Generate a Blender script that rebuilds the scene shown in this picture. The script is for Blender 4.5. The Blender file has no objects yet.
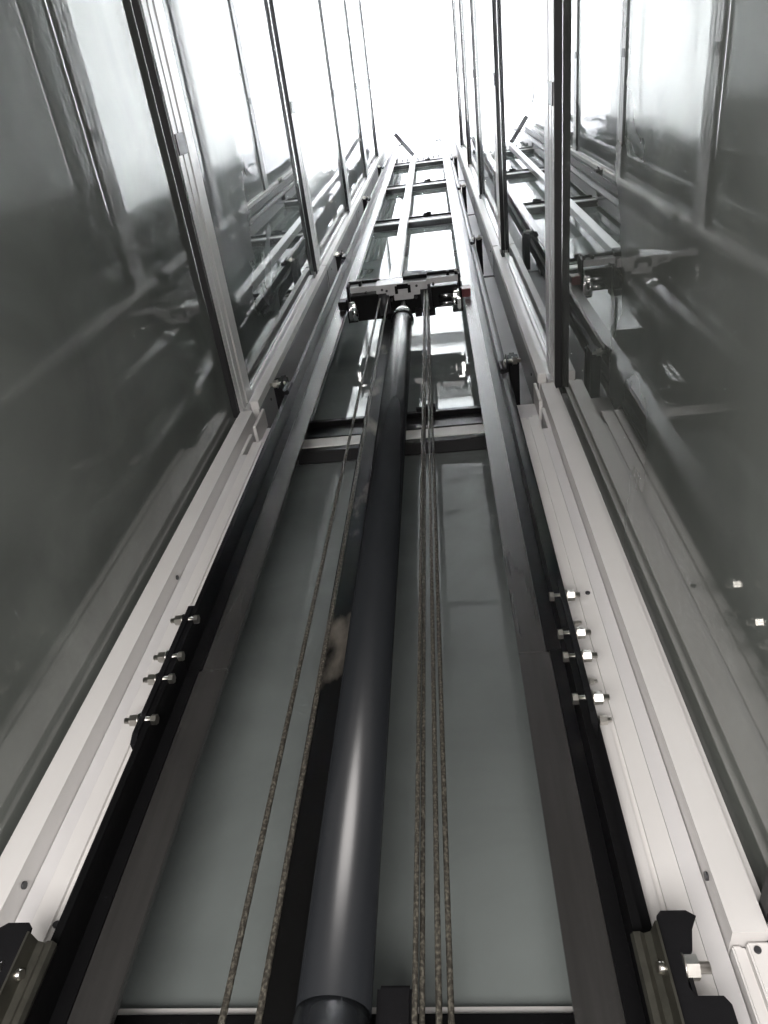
import bpy, bmesh, math
from mathutils import Vector, Matrix

# ------------------------------------------------------------------ camera, sky, lights, exposure
sc = bpy.context.scene
C = sc.collection
SKY = 105.0
WORK = 138.0
cam_d = bpy.data.cameras.new('camera'); cam = bpy.data.objects.new('camera', cam_d); C.objects.link(cam)
cam_d.sensor_fit = 'VERTICAL'; cam_d.sensor_height = 36.0
cam_d.lens = 735.04 / 1024 * 36.0
cam_d.clip_start = 0.02; cam_d.clip_end = 200
U = Vector((0.05115919, -0.52103643, 0.85199987)); W = Vector((0.12148728, 0.85002816, 0.51253582)); R = Vector((0.99127371, -0.07728623, -0.10678605))
ax = Vector((R[0], W[0], U[0])); ay = -Vector((R[1], W[1], U[1])); az = -Vector((R[2], W[2], U[2]))
m = Matrix((ax, ay, az)).transposed().to_4x4()
cam.matrix_world = m
sc.camera = cam
world = bpy.data.worlds.new('world'); sc.world = world; world.use_nodes = True
world.node_tree.nodes['Background'].inputs[0].default_value = (0.98, 0.98, 1.0, 1)
world.node_tree.nodes['Background'].inputs[1].default_value = SKY
sc.view_settings.view_transform = 'Standard'; sc.view_settings.look = 'None'
sc.cycles.use_adaptive_sampling = False
sc.view_settings.exposure = 0.0; sc.view_settings.gamma = 1.0; sc.view_settings.use_curve_mapping = False

def area(name, loc, target, size, power, col):
    d = bpy.data.lights.new(name, 'AREA'); d.shape = 'DISK'; d.size = size; d.energy = power; d.color = col
    o = bpy.data.objects.new(name, d); C.objects.link(o); o.location = loc
    o.rotation_euler = (Vector(target) - Vector(loc)).to_track_quat('-Z', 'Y').to_euler()
    return o
area('work_lamp', (-0.28, -0.55, -1.10), (-0.28, 0.9, 0.4), 1.55, WORK, (1.0, 0.955, 0.925))

# ------------------------------------------------------------------ materials
def newmat(name):
    mt = bpy.data.materials.new(name); mt.use_nodes = True
    nt = mt.node_tree
    return mt, nt, nt.nodes['Principled BSDF']

def mat(name, col, rough=0.5, metal=0.0, bump=0.0, bscale=60.0, var=0.0, vscale=6.0, stretch=None, col2=None, ior=1.5, ramp=(0.35, 0.7)):
    mt, nt, p = newmat(name)
    p.inputs['Base Color'].default_value = (*col, 1); p.inputs['Roughness'].default_value = rough
    p.inputs['Metallic'].default_value = metal; p.inputs['IOR'].default_value = ior
    tc = nt.nodes.new('ShaderNodeTexCoord')
    src = tc.outputs['Object']
    if stretch:
        mp = nt.nodes.new('ShaderNodeMapping'); mp.inputs['Scale'].default_value = stretch
        nt.links.new(src, mp.inputs['Vector']); src = mp.outputs['Vector']
    if var > 0 or col2:
        n = nt.nodes.new('ShaderNodeTexNoise'); n.inputs['Scale'].default_value = vscale; n.inputs['Detail'].default_value = 6
        nt.links.new(src, n.inputs['Vector'])
        r = nt.nodes.new('ShaderNodeValToRGB')
        c2 = col2 if col2 else tuple(c * (1 - var) for c in col)
        r.color_ramp.elements[0].position = ramp[0]; r.color_ramp.elements[1].position = ramp[1]
        r.color_ramp.elements[0].color = (*col, 1); r.color_ramp.elements[1].color = (*c2, 1)
        nt.links.new(n.outputs['Fac'], r.inputs['Fac']); nt.links.new(r.outputs['Color'], p.inputs['Base Color'])
    if bump > 0:
        n2 = nt.nodes.new('ShaderNodeTexNoise'); n2.inputs['Scale'].default_value = bscale; n2.inputs['Detail'].default_value = 4
        nt.links.new(src, n2.inputs['Vector'])
        b = nt.nodes.new('ShaderNodeBump'); b.inputs['Strength'].default_value = bump; b.inputs['Distance'].default_value = 0.002
        nt.links.new(n2.outputs['Fac'], b.inputs['Height']); nt.links.new(b.outputs['Normal'], p.inputs['Normal'])
    return mt

def glass(name, col, trans, tcol=(0.93, 0.95, 0.945), rough=0.0, ior=1.5, dirt=0.25):
    """milky laminated glass: dull grey-green body, some daylight diffused through, mirror-like skin"""
    mt = bpy.data.materials.new(name); mt.use_nodes = True; nt = mt.node_tree; nt.nodes.clear()
    out = nt.nodes.new('ShaderNodeOutputMaterial')
    tc = nt.nodes.new('ShaderNodeTexCoord')
    n = nt.nodes.new('ShaderNodeTexNoise'); n.inputs['Scale'].default_value = 1.7; n.inputs['Detail'].default_value = 5; n.inputs['Distortion'].default_value = 0.8
    nt.links.new(tc.outputs['Object'], n.inputs['Vector'])
    rp = nt.nodes.new('ShaderNodeValToRGB'); rp.color_ramp.elements[0].position = 0.3; rp.color_ramp.elements[1].position = 0.75
    rp.color_ramp.elements[0].color = (*[c * (1 - dirt) for c in col], 1); rp.color_ramp.elements[1].color = (*[c * (1 + dirt * 0.6) for c in col], 1)
    nt.links.new(n.outputs['Fac'], rp.inputs['Fac'])
    d = nt.nodes.new('ShaderNodeBsdfDiffuse'); nt.links.new(rp.outputs['Color'], d.inputs['Color'])
    t = nt.nodes.new('ShaderNodeBsdfTranslucent'); t.inputs['Color'].default_value = (*tcol, 1)
    mx = nt.nodes.new('ShaderNodeMixShader'); mx.inputs[0].default_value = trans
    nt.links.new(d.outputs[0], mx.inputs[1]); nt.links.new(t.outputs[0], mx.inputs[2])
    g = nt.nodes.new('ShaderNodeBsdfGlossy'); g.inputs['Roughness'].default_value = rough; g.inputs['Color'].default_value = (0.96, 0.965, 0.965, 1)
    fr = nt.nodes.new('ShaderNodeFresnel'); fr.inputs['IOR'].default_value = ior
    mx2 = nt.nodes.new('ShaderNodeMixShader')
    nt.links.new(fr.outputs[0], mx2.inputs[0]); nt.links.new(mx.outputs[0], mx2.inputs[1]); nt.links.new(g.outputs[0], mx2.inputs[2])
    nt.links.new(mx2.outputs[0], out.inputs[0])
    return mt

M = {}
M['white'] = mat('white_powder_coat', (0.74, 0.725, 0.71), 0.42, bump=0.04, bscale=300, var=0.05, vscale=3)
M['white_dull'] = mat('white_paint_dull', (0.66, 0.65, 0.65), 0.5, bump=0.04, bscale=250, var=0.06, vscale=3)
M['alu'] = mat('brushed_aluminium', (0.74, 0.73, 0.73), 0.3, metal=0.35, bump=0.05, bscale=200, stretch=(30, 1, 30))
M['black'] = mat('black_gloss_paint', (0.006, 0.006, 0.0065), 0.3, ior=1.2, bump=0.12, bscale=90)
M['black_matt'] = mat('black_matt_paint', (0.008, 0.008, 0.009), 0.55, ior=1.2, bump=0.1, bscale=120)
M['gasket'] = mat('black_rubber_gasket', (0.007, 0.007, 0.008), 0.6)
M['rail'] = mat('guide_rail_steel', (0.034, 0.033, 0.032), 0.27, ior=1.62, metal=0.0, var=0.25, vscale=8, stretch=(6, 6, 0.4), bump=0.04, bscale=150)
M['grey'] = mat('dark_grey_steel', (0.045, 0.046, 0.05), 0.42, metal=0.2, bump=0.06)
M['ram'] = mat('ram_paint', (0.020, 0.022, 0.025), 0.26, ior=1.38, bump=0.02, bscale=40, var=0.3, vscale=4, stretch=(1, 1, .3))
M['post'] = mat('mottled_post_paint', (0.006, 0.006, 0.006), 0.5, ior=1.15, col2=(0.22, 0.20, 0.17), vscale=6, bump=0.25, bscale=14, stretch=(1, 1, .4), ramp=(.55, .72))
M['chrome'] = mat('polished_steel', (0.72, 0.72, 0.72), 0.14, metal=1.0)
M['zinc'] = mat('zinc_plated_steel', (0.62, 0.60, 0.56), 0.28, metal=1.0, bump=0.1, bscale=200)
M['clip'] = mat('tarnished_steel_clip', (0.20, 0.195, 0.165), 0.34, metal=0.9, bump=0.15, bscale=80, var=0.25, vscale=30)
M['rope'] = mat('oiled_wire_rope', (0.035, 0.032, 0.027), 0.5, metal=0.0, col2=(0.17, 0.16, 0.13), vscale=160, ramp=(.45, .75), ior=1.3)
M['plate'] = mat('light_grey_plate', (0.62, 0.62, 0.63), 0.35, metal=0.3, bump=0.1, bscale=60, var=0.15, vscale=12)
M['side'] = mat('grey_side_plate', (0.20, 0.195, 0.20), 0.4)
M['red'] = mat('dark_red_plastic', (0.10, 0.012, 0.015), 0.45)
M['concrete'] = mat('grey_concrete', (0.16, 0.16, 0.155), 0.85, bump=0.6, bscale=25, var=0.3, vscale=4)
M['plaster'] = mat('grey_plaster', (0.30, 0.30, 0.30), 0.8, bump=0.3, bscale=30, var=0.1, vscale=3)
M['glass_back'] = glass('back_glass', (0.17, 0.19, 0.185), 0.0, ior=1.7)
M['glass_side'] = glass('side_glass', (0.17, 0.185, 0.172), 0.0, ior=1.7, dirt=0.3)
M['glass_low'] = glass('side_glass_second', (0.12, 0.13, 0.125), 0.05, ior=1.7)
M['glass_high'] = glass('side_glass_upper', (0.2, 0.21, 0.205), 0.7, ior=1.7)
M['glass_front'] = glass('front_glass', (0.3, 0.31, 0.31), 0.6, ior=1.5)
M['glass_front_dim'] = glass('front_glass_dim', (0.1, 0.1, 0.1), 0.09, ior=1.4)
M['glass_roof'] = glass('roof_glass', (0.5, 0.5, 0.5), 0.85, tcol=(0.97, 0.98, 1), ior=1.3)

# ------------------------------------------------------------------ mesh helpers
def box(bm, x0, x1, y0, y1, z0, z1, bev=0.0):
    if x0 > x1: x0, x1 = x1, x0
    if y0 > y1: y0, y1 = y1, y0
    if z0 > z1: z0, z1 = z1, z0
    r = bmesh.ops.create_cube(bm, size=1.0)
    for v in r['verts']:
        v.co = Vector((x0 + (v.co.x + .5) * (x1 - x0), y0 + (v.co.y + .5) * (y1 - y0), z0 + (v.co.z + .5) * (z1 - z0)))
    if bev > 0:
        es = list({e for v in r['verts'] for e in v.link_edges})
        bmesh.ops.bevel(bm, geom=es, offset=bev, segments=2, affect='EDGES')

def prism(bm, pts, axis, a0, a1):
    """extrude the 2-D outline pts along an axis ('x': pts are (y,z); 'y': (x,z); 'z': (x,y))"""
    def P(p, a):
        return {'x': (a, p[0], p[1]), 'y': (p[0], a, p[1]), 'z': (p[0], p[1], a)}[axis]
    A = [bm.verts.new(P(p, a0)) for p in pts]; B = [bm.verts.new(P(p, a1)) for p in pts]
    n = len(pts)
    fs = [bm.faces.new(A), bm.faces.new(B[::-1])]
    for i in range(n): fs.append(bm.faces.new((A[i], B[i], B[(i + 1) % n], A[(i + 1) % n])))
    bmesh.ops.recalc_face_normals(bm, faces=fs)

def cyl(bm, p0, p1, r0, r1=None, seg=20, rot=0.0):
    p0 = Vector(p0); p1 = Vector(p1); r1 = r0 if r1 is None else r1
    d = p1 - p0; q = d.to_track_quat('Z', 'Y').to_matrix()
    A, B = [], []
    for i in range(seg):
        a = 2 * math.pi * i / seg + rot
        v = Vector((math.cos(a), math.sin(a), 0))
        A.append(bm.verts.new(p0 + q @ (v * r0))); B.append(bm.verts.new(p1 + q @ (v * r1)))
    bm.faces.new(A[::-1]); bm.faces.new(B)
    for i in range(seg):
        f = bm.faces.new((A[i], A[(i + 1) % seg], B[(i + 1) % seg], B[i])); f.smooth = seg > 8

def lathe(bm, cx, cy, prof, seg=48):
    rings = []
    for r, z in prof:
        rings.append([bm.verts.new((cx + r * math.cos(2 * math.pi * i / seg), cy + r * math.sin(2 * math.pi * i / seg), z)) for i in range(seg)])
    for a, b in zip(rings, rings[1:]):
        for i in range(seg):
            f = bm.faces.new((a[i], a[(i + 1) % seg], b[(i + 1) % seg], b[i])); f.smooth = True
    bm.faces.new(rings[0][::-1]); bm.faces.new(rings[-1])

def obj(name, fn, material, parent=None, smooth_angle=True):
    bm = bmesh.new(); fn(bm)
    bmesh.ops.recalc_face_normals(bm, faces=bm.faces[:])
    me = bpy.data.meshes.new(name); bm.to_mesh(me); bm.free()
    me.materials.append(M[material])
    o = bpy.data.objects.new(name, me); C.objects.link(o)
    if parent is not None:
        o.parent = parent
        o.matrix_parent_inverse = Matrix.Translation(Vector(parent['_w'])).inverted() if '_w' in parent else Matrix()
    return o

def thing(name, label, cat, loc=(0, 0, 0), group=None):
    o = bpy.data.objects.new(name, None); C.objects.link(o); o.location = loc; o.empty_display_size = 0.05
    o['_w'] = tuple(loc)
    o['label'] = label; o['category'] = cat
    if group: o['group'] = group
    return o

def tag(o, label, cat, group=None):
    o['label'] = label; o['category'] = cat
    if group: o['group'] = group
    return o

def struct(name, fn, material):
    o = obj(name, fn, material); o['kind'] = 'structure'; return o

# ------------------------------------------------------------------ dimensions (metres, camera at the origin)
XL, XR = -1.07, 0.505           # glass planes
CX = (XL + XR) / 2              # shaft centre
YG = 1.60                       # back glass
YF = -1.62                      # front wall
LV = [3.20 + 2.88 * k for k in range(5)]     # transom levels
ZP, ZT = -1.3, 17.2             # pit floor, roof
ORD = ['lowest', 'second lowest', 'third lowest', 'fourth lowest', 'topmost']
def sx(s, a):                   # a: offset from the glass towards the shaft centre; s = -1 left, +1 right
    return XL + a if s < 0 else XR - a
SN = {-1: 'left', 1: 'right'}

# ------------------------------------------------------------------ setting
struct('floor', lambda b: box(b, XL - .4, XR + .4, YF - .3, YG + .4, ZP - .1, ZP), 'concrete')
struct('ceiling', lambda b: box(b, XL - .1, XR + .1, YF - .1, YG + .1, ZT, ZT + .02), 'glass_roof')
def outer_back(b): box(b, XL - .35, XR + .35, YG + .12, YG + .3, ZP, ZT)
struct('wall_back', outer_back, 'plaster')
def side_wall(s):
    def f(b):
        x0 = sx(s, -.06); x1 = sx(s, -.26)
        box(b, x0, x1, YF - .1, YG + .12, ZP, 3.2)
        box(b, x0, x1, .74, YG + .12, 3.2, ZT)
    return f
struct('wall_left', side_wall(-1), 'plaster'); struct('wall_right', side_wall(1), 'plaster')
def front(b):
    box(b, XL - .3, XR + .3, YF - .2, YF, ZP, LV[1])
    box(b, XL + .5, XR - .45, YF, YF + .03, 3.4, LV[1] - .1)
    for zz in (6.9, 7.6, 8.0): box(b, XL + .18, XR - .18, YF - .07, YF - .03, zz, zz + .05)
    for xx in (-.75, -.3, .1): box(b, xx, xx + .05, YF - .07, YF - .03, LV[1] + .3, LV[2])
    box(b, XL + .18, -.25, YF - .07, YF - .04, LV[1] + .3, LV[2])
    for k in range(1, 5): box(b, XL - .02, XR + .02, YF - .2, YF, LV[k] - .1, LV[k] + .35)
    box(b, XL - .02, XL + .18, YF - .2, YF, LV[1], ZT); box(b, XR - .18, XR + .02, YF - .2, YF, LV[1], ZT)
struct('wall_front', front, 'plaster')
for k in range(1, 5):
    z0 = LV[k] + .35; z1 = (LV[k + 1] - .1) if k < 4 else ZT
    struct('window_%d' % k, lambda b: box(b, XL + .18, XR - .18, YF - .1, YF - .08, z0, z1), 'glass_front_dim' if k == 1 else 'glass_front')

# ------------------------------------------------------------------ glass panels of the side and back walls
for s in (-1, 1):
    tops = [ZP] + [z + .035 for z in LV] + [ZT]
    for k in range(6):
        z0, z1 = tops[k], tops[k + 1] - .045
        if k == 0: z0 = 0.78; z1 = LV[0]
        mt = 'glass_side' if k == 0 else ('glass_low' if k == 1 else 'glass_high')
        o = obj('glass_panel', lambda b: box(b, sx(s, .015), sx(s, -.005), YF + .01, YG - .02, z0, z1 - .002), mt)
        where = ['below the lowest transom', 'between the lowest and second lowest transoms', 'between the second and third lowest transoms',
                 'between the third and fourth lowest transoms', 'between the fourth lowest and topmost transoms', 'above the topmost transom'][k]
        tag(o, '%s milky grey-green glass wall pane, %s' % (SN[s], where), 'glass panel', 'side glass panes of the lift shaft')
bars = [0.73] + LV
for k in range(6):
    z0 = bars[k] + (-.003 if k == 0 else .335); z1 = bars[k + 1] - .032 if k < 5 else ZT
    o = obj('glass_panel', lambda b: box(b, XL + .02, XR - .02, YG + .003, YG + .02, z0, z1), 'glass_back')
    where = ['large bottom one above the base crossbar', 'just below the ram head',
             'behind and above the ram head', 'directly above the third lowest crossbar', 'directly above the fourth lowest crossbar', 'above the topmost crossbar'][k]
    tag(o, 'back glass pane, %s' % where, 'glass panel', 'back glass panes of the lift shaft')

# ------------------------------------------------------------------ crossbars on the back wall
for k in range(6):
    z = bars[k]
    where = 'at the very bottom of the photo' if k == 0 else ('%s one above the base' % ORD[k - 1])
    t = thing('back_crossbar', 'black back crossbar with white edge strip, ' + where, 'crossbar', (CX, YG - .02, z), 'crossbars of the back wall')
    if k == 0:
        obj('edge_strip', lambda b: box(b, XL + .29, XR - .29, YG - .03, YG + .02, z - .029, z - .004, .003), 'white', t)['label'] = 'white edge strip'
        obj('channel', lambda b: box(b, XL + .29, XR - .29, YG - .06, YG + .02, z - .25, z - .029, .004), 'black', t)
    else:
        def ch(b):
            box(b, XL + .29, XR - .29, YG - .045, YG + .001, z + .115, z + .335, .004)
            box(b, XL + .29, XR - .29, YG - .07, YG - .045, z + .115, z + .15, .003)
            box(b, XL + .29, XR - .29, YG - .07, YG - .045, z + .30, z + .335, .003)
        obj('channel', ch, 'black', t)
        obj('edge_strip', lambda b: box(b, XL + .29, XR - .29, YG - .065, YG + .001, z + .02, z + .115, .003), 'white', t)['label'] = 'white edge strip'
        obj('lower_gasket', lambda b: box(b, XL + .29, XR - .29, YG - .062, YG + .001, z - .03, z + .02, .003), 'gasket', t)
        if k >= 1:
            obj('cable_clip', lambda b: (box(b, -.16, -.10, YG - .10, YG - .07, z + .30, z + .345, .004), box(b, -.20, -.16, YG - .09, YG - .07, z + .315, z + .335)), 'black_matt', t)
# perforated strip above the topmost crossbar
t = thing('perforated_strip', 'grey perforated strip with a row of small studs at the top of the back wall', 'strip', (CX, YG - .05, LV[4] + .5))
obj('strip', lambda b: (box(b, XL + .29, -.46, YG - .07, YG - .04, LV[4] + .36, LV[4] + .47), box(b, -.34, XR - .29, YG - .07, YG - .04, LV[4] + .36, LV[4] + .47)), 'grey', t)
for i in range(12):
    x = XL + .25 + i * .098
    obj('stud', lambda b: cyl(b, (x, YG - .11, LV[4] + .56), (x, YG - .04, LV[4] + .56), .016, seg=8), 'grey', t)
obj('stud_rail', lambda b: box(b, XL + .29, XR - .29, YG - .05, YG - .03, LV[4] + .52, LV[4] + .60), 'white', t)

# ------------------------------------------------------------------ corner columns
for s in (-1, 1):
    xo, xi = sx(s, .048), sx(s, .108)          # front face outer / inner edges
    t = thing('corner_column', 'white painted lower %s corner column with recessed inner panel and small screws' % SN[s], 'column', (sx(s, .08), 1.34, ZP), 'lower corner columns')
    def fp(b):
        pts = [(xo, 1.315), (xi, 1.315), (xi, 1.40), (xo, 1.40)]
        prism(b, pts, 'z', .72, 3.22)
        # slim return lip towards the glass
        box(b, xo, sx(s, .016), 1.375, 1.395, .72, 3.22)
        box(b, xo, sx(s, .03), 1.335, 1.34, .72, 3.22)
    obj('front_profile', fp, 'white', t)
    def ip(b):
        box(b, sx(s, .1105), sx(s, .1465), 1.372, 1.384, .55, 2.86)
    obj('recess_strip', ip, 'white_dull', t)
    def ip2(b):
        box(b, sx(s, .148), sx(s, .191), 1.370, 1.384, .40, 2.98)
        box(b, sx(s, .203), sx(s, .30), 1.370, 1.384, .40, 2.98)
        box(b, sx(s, .191), sx(s, .203), 1.379, 1.384, .40, 2.98)
    obj('recess_panel', ip2, 'white', t)
    obj('deep_panel', lambda b: (box(b, xi, sx(s, .30), 1.47, 1.482, .73, 3.35), box(b, xi, sx(s, .100), 1.40, 1.47, .73, 3.35)), 'white_dull', t)
    for z0 in (2.86, 3.16):
        def br(b):
            box(b, xi, sx(s, .122), 1.375, 1.47, z0, z0 + .22, .002)
            box(b, sx(s, .122), sx(s, .155), 1.455, 1.47, z0, z0 + .03, .002)
        obj('angle_cleat', br, 'white', t)
    for (dx, y, z) in (((.105, 1.345, .855), (.105, 1.355, 1.935), (.204, 1.368, .785)) if s < 0 else ((.105, 1.345, .84), (.164, 1.368, 1.73))):
        if abs(dx - .105) < .002:
            obj('screw', lambda b: cyl(b, (xi, y, z), (sx(s, .113), y, z), .008, seg=12), 'grey', t)
        else:
            obj('screw', lambda b: cyl(b, (sx(s, dx), 1.371, z), (sx(s, dx), 1.366, z), .007, seg=12), 'grey', t)
    # base joint and base column below the base transom
    t = thing('base_post', 'white base post under the lower %s corner column' % SN[s], 'post', (sx(s, .08), 1.34, ZP), 'base posts')
    def bp(b):
        box(b, sx(s, .03), sx(s, .085), 1.335, 1.42, ZP, .715, .003)
        box(b, sx(s, .091), sx(s, .108), 1.345, 1.42, ZP, .715, .003)
        box(b, sx(s, .085), sx(s, .091), 1.355, 1.42, ZP, .715)
    obj('profile', bp, 'white', t)
    obj('rivet', lambda b: cyl(b, (sx(s, .072), 1.336, .70), (sx(s, .072), 1.331, .70), .006, seg=12), 'grey', t)
    # upper storeys
    for k in range(5):
        z0 = LV[k] + .16; z1 = (LV[k + 1] + .13) if k < 4 else ZT - .02
        where = ['just above the lowest transom', 'starting at the second lowest transom', 'starting at the third lowest transom',
                 'starting at the fourth lowest transom', 'above the topmost transom'][k]
        t = thing('corner_column', 'pale upper %s corner column section %s' % (SN[s], where), 'column', (sx(s, .08), 1.34, z0), 'upper corner columns')
        def up(b):
            box(b, sx(s, .062), sx(s, .103), 1.325, 1.37, z0, z1, .002)
            box(b, sx(s, .062), sx(s, .097), 1.37, 1.56, z0, z1)
        obj('front_profile', up, 'white', t)
        def up2(b):
            box(b, sx(s, .097), sx(s, .103), 1.37, 1.55, z0 + .01, z1 - .02)
            box(b, sx(s, .103), sx(s, .30), 1.56, 1.575, z0 + .01, z1 - .02)
        obj('side_plate', up2, 'side', t)
        def lip(b):
            box(b, sx(s, .016), sx(s, .030), 1.33, 1.36, z0, z1 - .25)
            box(b, sx(s, .016), sx(s, .055), 1.36, 1.39, z0, z1 - .25)
        obj('glazing_lip', lip, 'alu', t)
        obj('screw', lambda b: cyl(b, (sx(s, .103), 1.42, z0 + .25), (sx(s, .108), 1.42, z0 + .25), .008, seg=10), 'grey', t)

# ------------------------------------------------------------------ side transoms
for s in (-1, 1):
    for k in range(5):
        z = LV[k]; y0, y1 = YF + .005, 1.335
        t = thing('side_transom', '%s side transom with black underside and grooved aluminium face, %s' % (SN[s], ORD[k] + ' of five'), 'transom', (sx(s, .03), (y0 + y1) / 2, z), 'side wall transoms')
        obj('gasket', lambda b: (box(b, sx(s, .016), sx(s, .042), y0, y1, z - .005, z + .035, .003), box(b, sx(s, .036), sx(s, .0455), y0, y1 + .02, z - .008, z + .004, .002)), 'gasket', t)['label'] = 'black rubber underside'
        def face(b):
            X = lambda d: sx(s, d)
            zz = [.035, .085, .085, .105, .105, .160, .160, .180, .180, .285]
            dd = [.043, .043, .034, .034, .043, .043, .036, .036, .045, .045]
            pts = [(X(.02), z + .035)] + [(X(d), z + q) for d, q in zip(dd, zz)] + [(X(.02), z + .285)]
            prism(b, pts, 'y', y0, y1)
        obj('face_profile', face, 'alu', t)
        obj('joint_cover', lambda b: box(b, sx(s, .038), sx(s, .0475), .12, .20, z + .04, z + .16, .002), 'grey', t)
        obj('upper_gasket', lambda b: box(b, sx(s, .016), sx(s, .040), y0, y1, z + .287, z + .300), 'gasket', t)
    t = thing('base_transom', 'white base transom along the %s glass at the bottom corner' % SN[s], 'transom', (sx(s, .03), .3, .6), 'base transoms')
    obj('gasket', lambda b: box(b, sx(s, .016), sx(s, .045), YF + .01, 1.335, .74, .775, .002), 'gasket', t)['label'] = 'black rubber strip'
    def bt(b):
        box(b, sx(s, .016), sx(s, .045), YF + .01, 1.33, .40, .738, .003)
        box(b, sx(s, .045), sx(s, .060), YF + .01, 1.33, .40, .60, .003)
    obj('face_profile', bt, 'white', t)

# ------------------------------------------------------------------ guide rails
ZJ = 1.485
def rail(s, z0, z1, lab, neck):
    xs = lambda a: CX + s * a          # distance from shaft centre
    t = thing('guide_rail', lab, 'guide rail', (xs(.45), 1.37, z0), 'T-section guide rails')
    obj('blade', lambda b: box(b, xs(.400), xs(.480 + neck), 1.362, 1.380, z0, z1, .0015), 'rail', t)['label'] = 'dark grey machined blade'
    def fl(b):
        box(b, xs(.480 + neck), xs(.512), 1.358, 1.384, z0, z1)
        pts = [(xs(.511), 1.282), (xs(.527), 1.282), (xs(.527), 1.45), (xs(.511), 1.45)]
        prism(b, pts, 'z', z0, z1)
    obj('flange', fl, 'black', t)
    return t
for s in (-1, 1):
    rail(s, ZP, ZJ, 'lower length of the %s dark steel guide rail, below its bolted joint' % SN[s], 0.0)
    rail(s, ZJ + .002, 16.3, 'upper long length of the %s dark steel guide rail, above its bolted joint' % SN[s], -.008)
    xs = lambda a: CX + s * a
    t = thing('rail_backing', 'black steel backing angle running up behind the %s guide rail flange' % SN[s], 'steel angle', (xs(.54), 1.34, ZP), 'rail backing angles')
    obj('web', lambda b: box(b, xs(.528), xs(.534), 1.335, 1.46, ZP, 16.1), 'black', t)
    obj('lip', lambda b: (box(b, xs(.534), xs(.5545), 1.335, 1.345, ZP, 16.1, .001), box(b, xs(.5535), xs(.5565), 1.345, 1.36, ZP, 16.1)), 'black_matt', t)
    # splice plate
    t = thing('splice_plate', 'black splice plate with four hex bolts joining the %s guide rail' % SN[s], 'splice plate', (xs(.536), 1.295, 1.17), 'rail splice plates')
    pts = [(1.276, 1.19), (1.286, 1.165), (1.333, 1.165), (1.333, 1.68), (1.282, 1.68), (1.276, 1.672)]
    obj('plate', lambda b: prism(b, pts, 'x', xs(.5275), xs(.542)), 'black_matt', t)
    for z in (1.62, 1.465, 1.38, 1.24):
        bo = obj('bolt', lambda b: (cyl(b, (xs(.511), 1.286, z), (xs(.499), 1.286, z), .0135, seg=6), cyl(b, (xs(.505), 1.286, z), (xs(.581), 1.286, z), .0075, seg=14)), 'zinc', t)
        nu = obj('nut', lambda b: (cyl(b, (xs(.5425), 1.286, z), (xs(.546), 1.286, z), .0175, seg=20), cyl(b, (xs(.546), 1.286, z), (xs(.566), 1.286, z), .0155, seg=6, rot=.3)), 'zinc', bo)
        nu.matrix_parent_inverse = Matrix()
    if s > 0:
        for z in (1.565, 1.345, 1.22):
            big = z < 1.3
            def sn(b):
                r = .0115 if big else .008
                cyl(b, (xs(.5568), 1.338, z), (xs(.568 + (.006 if big else 0)), 1.338, z), r, seg=6)
                cyl(b, (xs(.5568), 1.338, z), (xs(.576 + (.008 if big else 0)), 1.338, z), r * .5, seg=12)
            obj('side_nut', sn, 'zinc', t)

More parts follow.
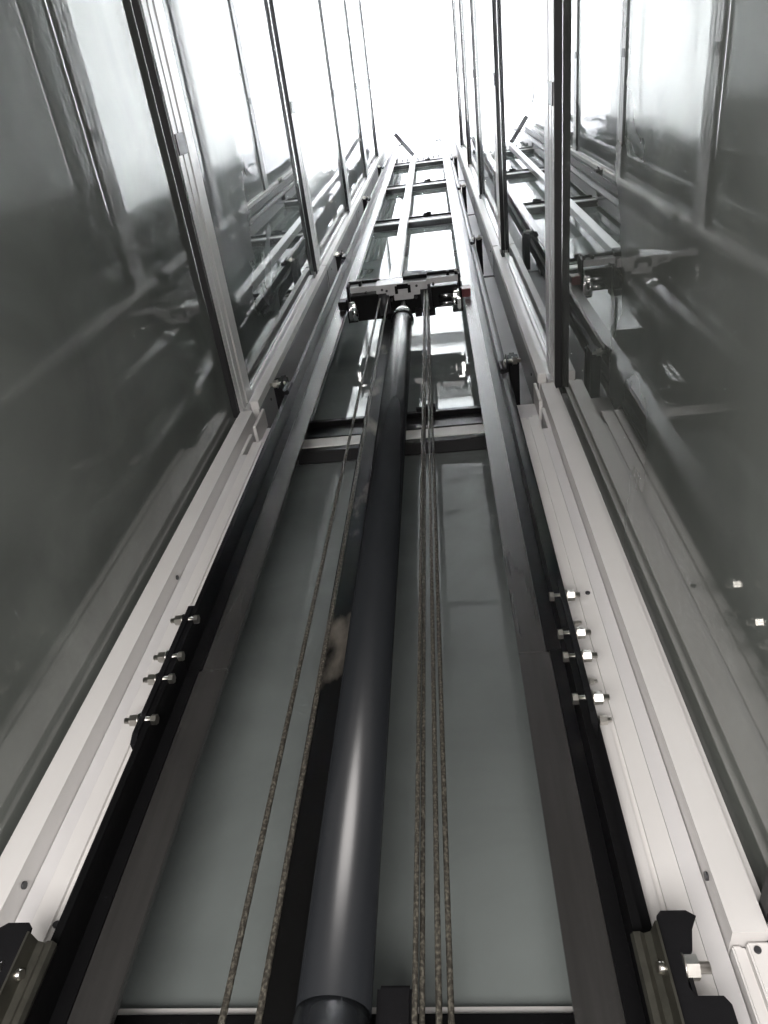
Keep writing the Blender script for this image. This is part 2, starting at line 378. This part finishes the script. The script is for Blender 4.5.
# ------------------------------------------------------------------ rail brackets
BZ = [.714, 3.48, 6.34, 9.3, 12.3]
WH = ['at the very bottom of the photo', 'near the lowest transom', 'just above the ram head height', 'fourth up', 'highest one']
for s in (-1, 1):
    xs = lambda a: CX + s * a
    for k, zt in enumerate(BZ):
        t = thing('rail_bracket', 'black steel wall bracket clamping the %s guide rail, %s' % (SN[s], WH[k]), 'bracket', (xs(.571), 1.3, zt - .3), 'rail brackets')
        def arm(b):
            pts = [(1.24, zt - .30), (1.24, zt - .012), (1.252, zt), (1.49, zt), (1.525, zt - .03), (1.525, zt - .24), (1.49, zt - .30)]
            prism(b, pts, 'x', xs(.570), xs(.576))
        def arm2(b):
            p = [(1.262, zt - .07), (1.262, zt + .01), (1.275, zt + .03), (1.53, zt + .03), (1.553, zt + .01), (1.553, zt - .07)]
            prism(b, p, 'x', xs(.5575), xs(.604))
            box(b, xs(.560), xs(.604), 1.28, 1.50, zt + .03, zt + .10, .01)
        obj('arm_plate', arm if k == 0 else arm2, 'black_matt', t)
        def fr(b):
            c = .012
            p = [(xs(.546), zt - .30), (xs(.544), zt - .02), (xs(.546), zt - .008), (xs(.554), zt), (xs(.606 - c), zt), (xs(.608), zt - c * .8), (xs(.604), zt - .016),
                 (xs(.596), zt - .03), (xs(.586), zt - .065), (xs(.568), zt - .080), (xs(.566), zt - .118), (xs(.572), zt - .130), (xs(.612), zt - .130), (xs(.620), zt - .142), (xs(.620), zt - .29), (xs(.612), zt - .30)]
            prism(b, p, 'y', 1.236, 1.242)
        if k == 0: obj('front_flange', fr, 'black_matt', t)
        def cl(b):
            q = [(xs(.543), 1.226), (xs(.543), 1.272), (xs(.530), 1.278), (xs(.514), 1.281), (xs(.505), 1.276), (xs(.502), 1.266), (xs(.506), 1.257), (xs(.516), 1.256), (xs(.524), 1.262), (xs(.534), 1.256), (xs(.539), 1.226)]
            prism(b, q, 'z', zt - (.19 if k == 0 else .19), zt - (.022 if k == 0 else .075))
        obj('clamp', cl, 'clip' if k == 0 else 'black_matt', t)['label'] = 'bare steel clamp'
        z = zt - (.085 if k == 0 else .12)
        bo = obj('bolt', lambda b: (cyl(b, (xs(.541), 1.246, z), (xs(.528), 1.244, z), .011, .008, seg=16), cyl(b, (xs(.540), 1.246, z), (xs(.607), 1.246, z), .0090, seg=16)), 'zinc', t)
        obj('nut', lambda b: (cyl(b, (xs(.5665), 1.246, z), (xs(.569), 1.246, z), .021, seg=20), cyl(b, (xs(.569), 1.246, z), (xs(.589), 1.246, z), .0185, seg=6, rot=.2)), 'zinc', bo).matrix_parent_inverse = Matrix()
    # hook at the top of the rail
    t = thing('rail_end_hook', 'small grey hooked bracket at the top end of the %s guide rail' % SN[s], 'bracket', (xs(.45), 1.36, 16.3), 'rail end hooks')
    obj('plate', lambda b: prism(b, [(xs(.40), 16.31), (xs(.43), 16.31), (xs(.47), 16.9), (xs(.44), 16.9)], 'y', 1.33, 1.36), 'grey', t)
    obj('arm', lambda b: prism(b, [(xs(.30), 16.50), (xs(.42), 16.42), (xs(.43), 16.48), (xs(.30), 16.54)], 'y', 1.33, 1.36), 'grey', t)

# ------------------------------------------------------------------ post, ram, head
o = obj('support_post', lambda b: box(b, -.448, -.360, 1.445, 1.525, ZP, 5.3, .003), 'post')
tag(o, 'mottled black square steel post just left of the ram, below its head', 'post')
o = obj('support_post', lambda b: box(b, -.446, -.362, 1.446, 1.52, 5.302, LV[4] + .42, .003), 'alu')  # same post continued above the head; grazing light is painted in as pale aluminium
tag(o, 'upper length of the post rising behind the ram head to the shaft top, coloured pale for the grazing light on it', 'post')
RX, RY, RR = CX, 1.345, .0645
t = thing('hydraulic_ram', 'thick glossy black hydraulic ram cylinder standing up the middle of the shaft', 'hydraulic ram', (RX, RY, ZP))
obj('cylinder', lambda b: lathe(b, RX, RY, [(RR, .61), (RR, 4.50), (RR - .004, 4.52)]), 'ram', t)
obj('base_section', lambda b: lathe(b, RX, RY, [(RR + .002, ZP), (RR + .002, .595), (RR - .001, .598), (RR - .001, .612)]), 'ram', t)
obj('seal_ring', lambda b: lathe(b, RX, RY, [(RR + .004, 4.50), (RR + .006, 4.505), (RR + .006, 4.535), (RR + .003, 4.54)]), 'black_matt', t)
obj('head_cap', lambda b: lathe(b, RX, RY, [(RR - .002, 4.54), (RR - .004, 4.64), (RR - .018, 4.70), (.022, 4.80), (.018, 4.90)]), 'chrome', t)['label'] = 'shiny conical steel cap'
o = obj('junction_box', lambda b: box(b, -.213, -.150, 1.36, 1.47, .30, .665, .006), 'black_matt')
tag(o, 'small black box right of the ram foot at the bottom edge', 'box')

HZ = 4.93
t = thing('ram_head', 'wide black ram head with pale front plate, sitting on top of the hydraulic ram', 'crosshead', (CX, 1.33, HZ))
def body(b):
    box(b, -.640, -.405, 1.27, 1.44, HZ, HZ + .20, .004)
    box(b, -.200, .075, 1.27, 1.41, HZ + .02, HZ + .20, .004)
    box(b, -.405, -.160, 1.23, 1.44, HZ + .05, HZ + .24, .004)
    box(b, -.405, -.36, 1.40, 1.443, HZ - .03, HZ + .05, .003)
    box(b, -.215, -.17, 1.40, 1.443, HZ - .03, HZ + .05, .003)
    box(b, -.165, -.08, 1.40, 1.44, HZ - .05, HZ + .05, .003)
obj('body', body, 'black', t)
def plate(b):
    box(b, -.640, -.42, 1.225, 1.262, HZ + .05, HZ + .15, .003)
    box(b, -.46, -.12, 1.215, 1.27, HZ - .01, HZ + .13, .003)
    box(b, -.13, .085, 1.215, 1.255, HZ + .04, HZ + .13, .003)
    box(b, -.345, -.215, 1.27, 1.325, HZ - .01, HZ + .06, .003)
    box(b, -.395, -.345, 1.27, 1.29, HZ - .01, HZ + .04, .003)
    box(b, -.215, -.17, 1.27, 1.30, HZ - .01, HZ + .04, .003)
obj('front_plate', plate, 'plate', t)['label'] = 'pale grey front plate'
for bx in ((-.32, -.245, 1.22, 1.25, HZ - .025, HZ - .005), (-.335, -.315, 1.23, 1.28, HZ - .022, HZ - .008), (-.25, -.23, 1.23, 1.28, HZ - .022, HZ - .008),
           (-.28, -.13, 1.19, 1.215, HZ + .06, HZ + .20), (-.655, -.44, 1.205, 1.225, HZ + .13, HZ + .16), (-.13, .095, 1.195, 1.215, HZ + .115, HZ + .15),
           (-.66, -.645, 1.21, 1.40, HZ + .02, HZ + .15), (.085, .10, 1.20, 1.38, HZ + .02, HZ + .15)):
    obj('trim_bracket', lambda b: box(b, *bx, .002), 'black_matt', t)
for x in (-.57, -.16, -.13, .02, .075):
    obj('plate_clip', lambda b: box(b, x - .010, x + .010, 1.19, 1.235, HZ + .06, HZ + .13, .003), 'black_matt', t)
for (x, y) in ((-.42, 1.225), (-.53, 1.235), (-.08, 1.225), (-.19, 1.222), (-.365, 1.30), (-.2, 1.30), (-.39, 1.235)):
    obj('bolt', lambda b: cyl(b, (x, y + .02, HZ - .014), (x, y + .02, HZ + .02), .009, seg=6), 'grey', t)
for s in (-1, 1):
    xs = lambda a: CX + s * a
    gs = obj('roller_guide', lambda b: (box(b, xs(.315), xs(.385), 1.345, 1.415, HZ - .03, HZ + .03, .006), box(b, xs(.33), xs(.37), 1.30, 1.345, HZ - .015, HZ + .03, .004), cyl(b, (xs(.335), 1.33, HZ - .04), (xs(.335), 1.42, HZ - .04), .018, seg=16)), 'chrome', t)
    gs['label'] = 'bright metal guide block'
    obj('guide_pad', lambda b: box(b, xs(.385), xs(.445), 1.30, 1.355, HZ + .0, HZ + .09, .004), 'red' if s > 0 else 'black_matt', t)
    obj('end_bracket', lambda b: (box(b, xs(.375), xs(.386), 1.28, 1.44, HZ - .03, HZ + .10, .002), box(b, xs(.32), xs(.38), 1.425, 1.437, HZ - .03, HZ + .05, .002)), 'black_matt', t)
for x in (-.105, -.005):
    pass
for (x, n) in ((-.413, 0), (-.132, 1)):
    def sh(b):
        cyl(b, (x - .035, 1.345, HZ + .06), (x + .035, 1.345, HZ + .06), .095, seg=40)
    obj('sheave', sh, 'grey', t)
for dy in (0, .05):
    obj('buffer_rod', lambda b: cyl(b, (-.05, 1.33 + dy, HZ + .005), (.05, 1.33 + dy, HZ + .005), .014, seg=16), 'chrome', t)['label'] = 'bright short steel rod'

# ------------------------------------------------------------------ ropes
def wire(name, p0, p1, r, label, group):
    p0 = Vector(p0); p1 = Vector(p1); L = (p1 - p0).length
    seg, pitch, per = 18, .085, 10
    n = int(L / pitch * per)
    def f(b):
        prev = None
        for i in range(n + 1):
            c = p0.lerp(p1, i / n); th = 2 * math.pi * (i / per) / 1.0
            ring = []
            for j in range(seg):
                a = 2 * math.pi * j / seg
                rr = r * (0.86 + 0.16 * abs(math.cos(3 * (a - th / 1.0))))
                ring.append(b.verts.new((c.x + rr * math.cos(a), c.y + rr * math.sin(a), c.z)))
            if prev:
                for j in range(seg):
                    q = b.faces.new((prev[j], prev[(j + 1) % seg], ring[(j + 1) % seg], ring[j])); q.smooth = True
            else: b.faces.new(ring[::-1])
            prev = ring
        b.faces.new(prev)
    tag(obj(name, f, 'rope'), label, 'cable', group)
ZR = HZ + .02
G = 'steel wire ropes hanging from the ram head'
def rp(rb, rt, y, r, lab):      # measured x/y ratios near the bottom and at the head
    def X(z):                   # ratio changes linearly with height
        u = (z / y - .45) / (3.3 - .45)
        return (rb + (rt - rb) * u) * y
    wire('wire_rope', (X(ZP + .05), y, ZP + .05), (X(ZR), y, ZR), r, lab, G)
rp(-.3525, -.340, 1.30, .0062, 'thin twisted steel rope, leftmost of the six')
rp(-.3050, -.297, 1.30, .0062, 'twisted steel rope just beside the black post left of the ram')
rp(-.1075, -.110, 1.28, .0050, 'twisted steel rope nearest the right side of the ram')
rp(-.0985, -.104, 1.30, .0050, 'second of four twisted steel ropes right of the ram')
rp(-.0775, -.094, 1.28, .0055, 'third of four twisted steel ropes right of the ram')
rp(-.0625, -.087, 1.30, .0055, 'twisted steel rope farthest right of the ram')

# ------------------------------------------------------------------ top strut, loose cable
def strut(b):
    p0 = Vector((-.41, 1.40, 14.95)); p1 = Vector((-.70, 1.06, 15.2)); d = (p1 - p0).normalized(); q = d.to_track_quat('Z', 'Y').to_matrix()
    r = bmesh.ops.create_cube(b, size=1.0)
    L = (p1 - p0).length
    for v in r['verts']: v.co = (p0 + p1) / 2 + q @ Vector((v.co.x * .07, v.co.y * .10, v.co.z * L))
tag(obj('top_strut', strut, 'grey'), 'short grey strut leaning out from the top of the support post', 'strut')
def cable(b):
    pts = [Vector((-1.0, .55, 17.195)), Vector((-.99, .62, 16.5)), Vector((-.96, .75, 16.1)), Vector((-.90, .86, 15.9)), Vector((-.80, .90, 15.9))]
    for a, c in zip(pts, pts[1:]): cyl(b, a, c, .010, seg=8)
tag(obj('loose_cable', cable, 'grey'), 'thin grey cable hanging in a curl near the bright shaft top', 'cable')
for o in bpy.data.objects:
    if '_w' in o: del o['_w']
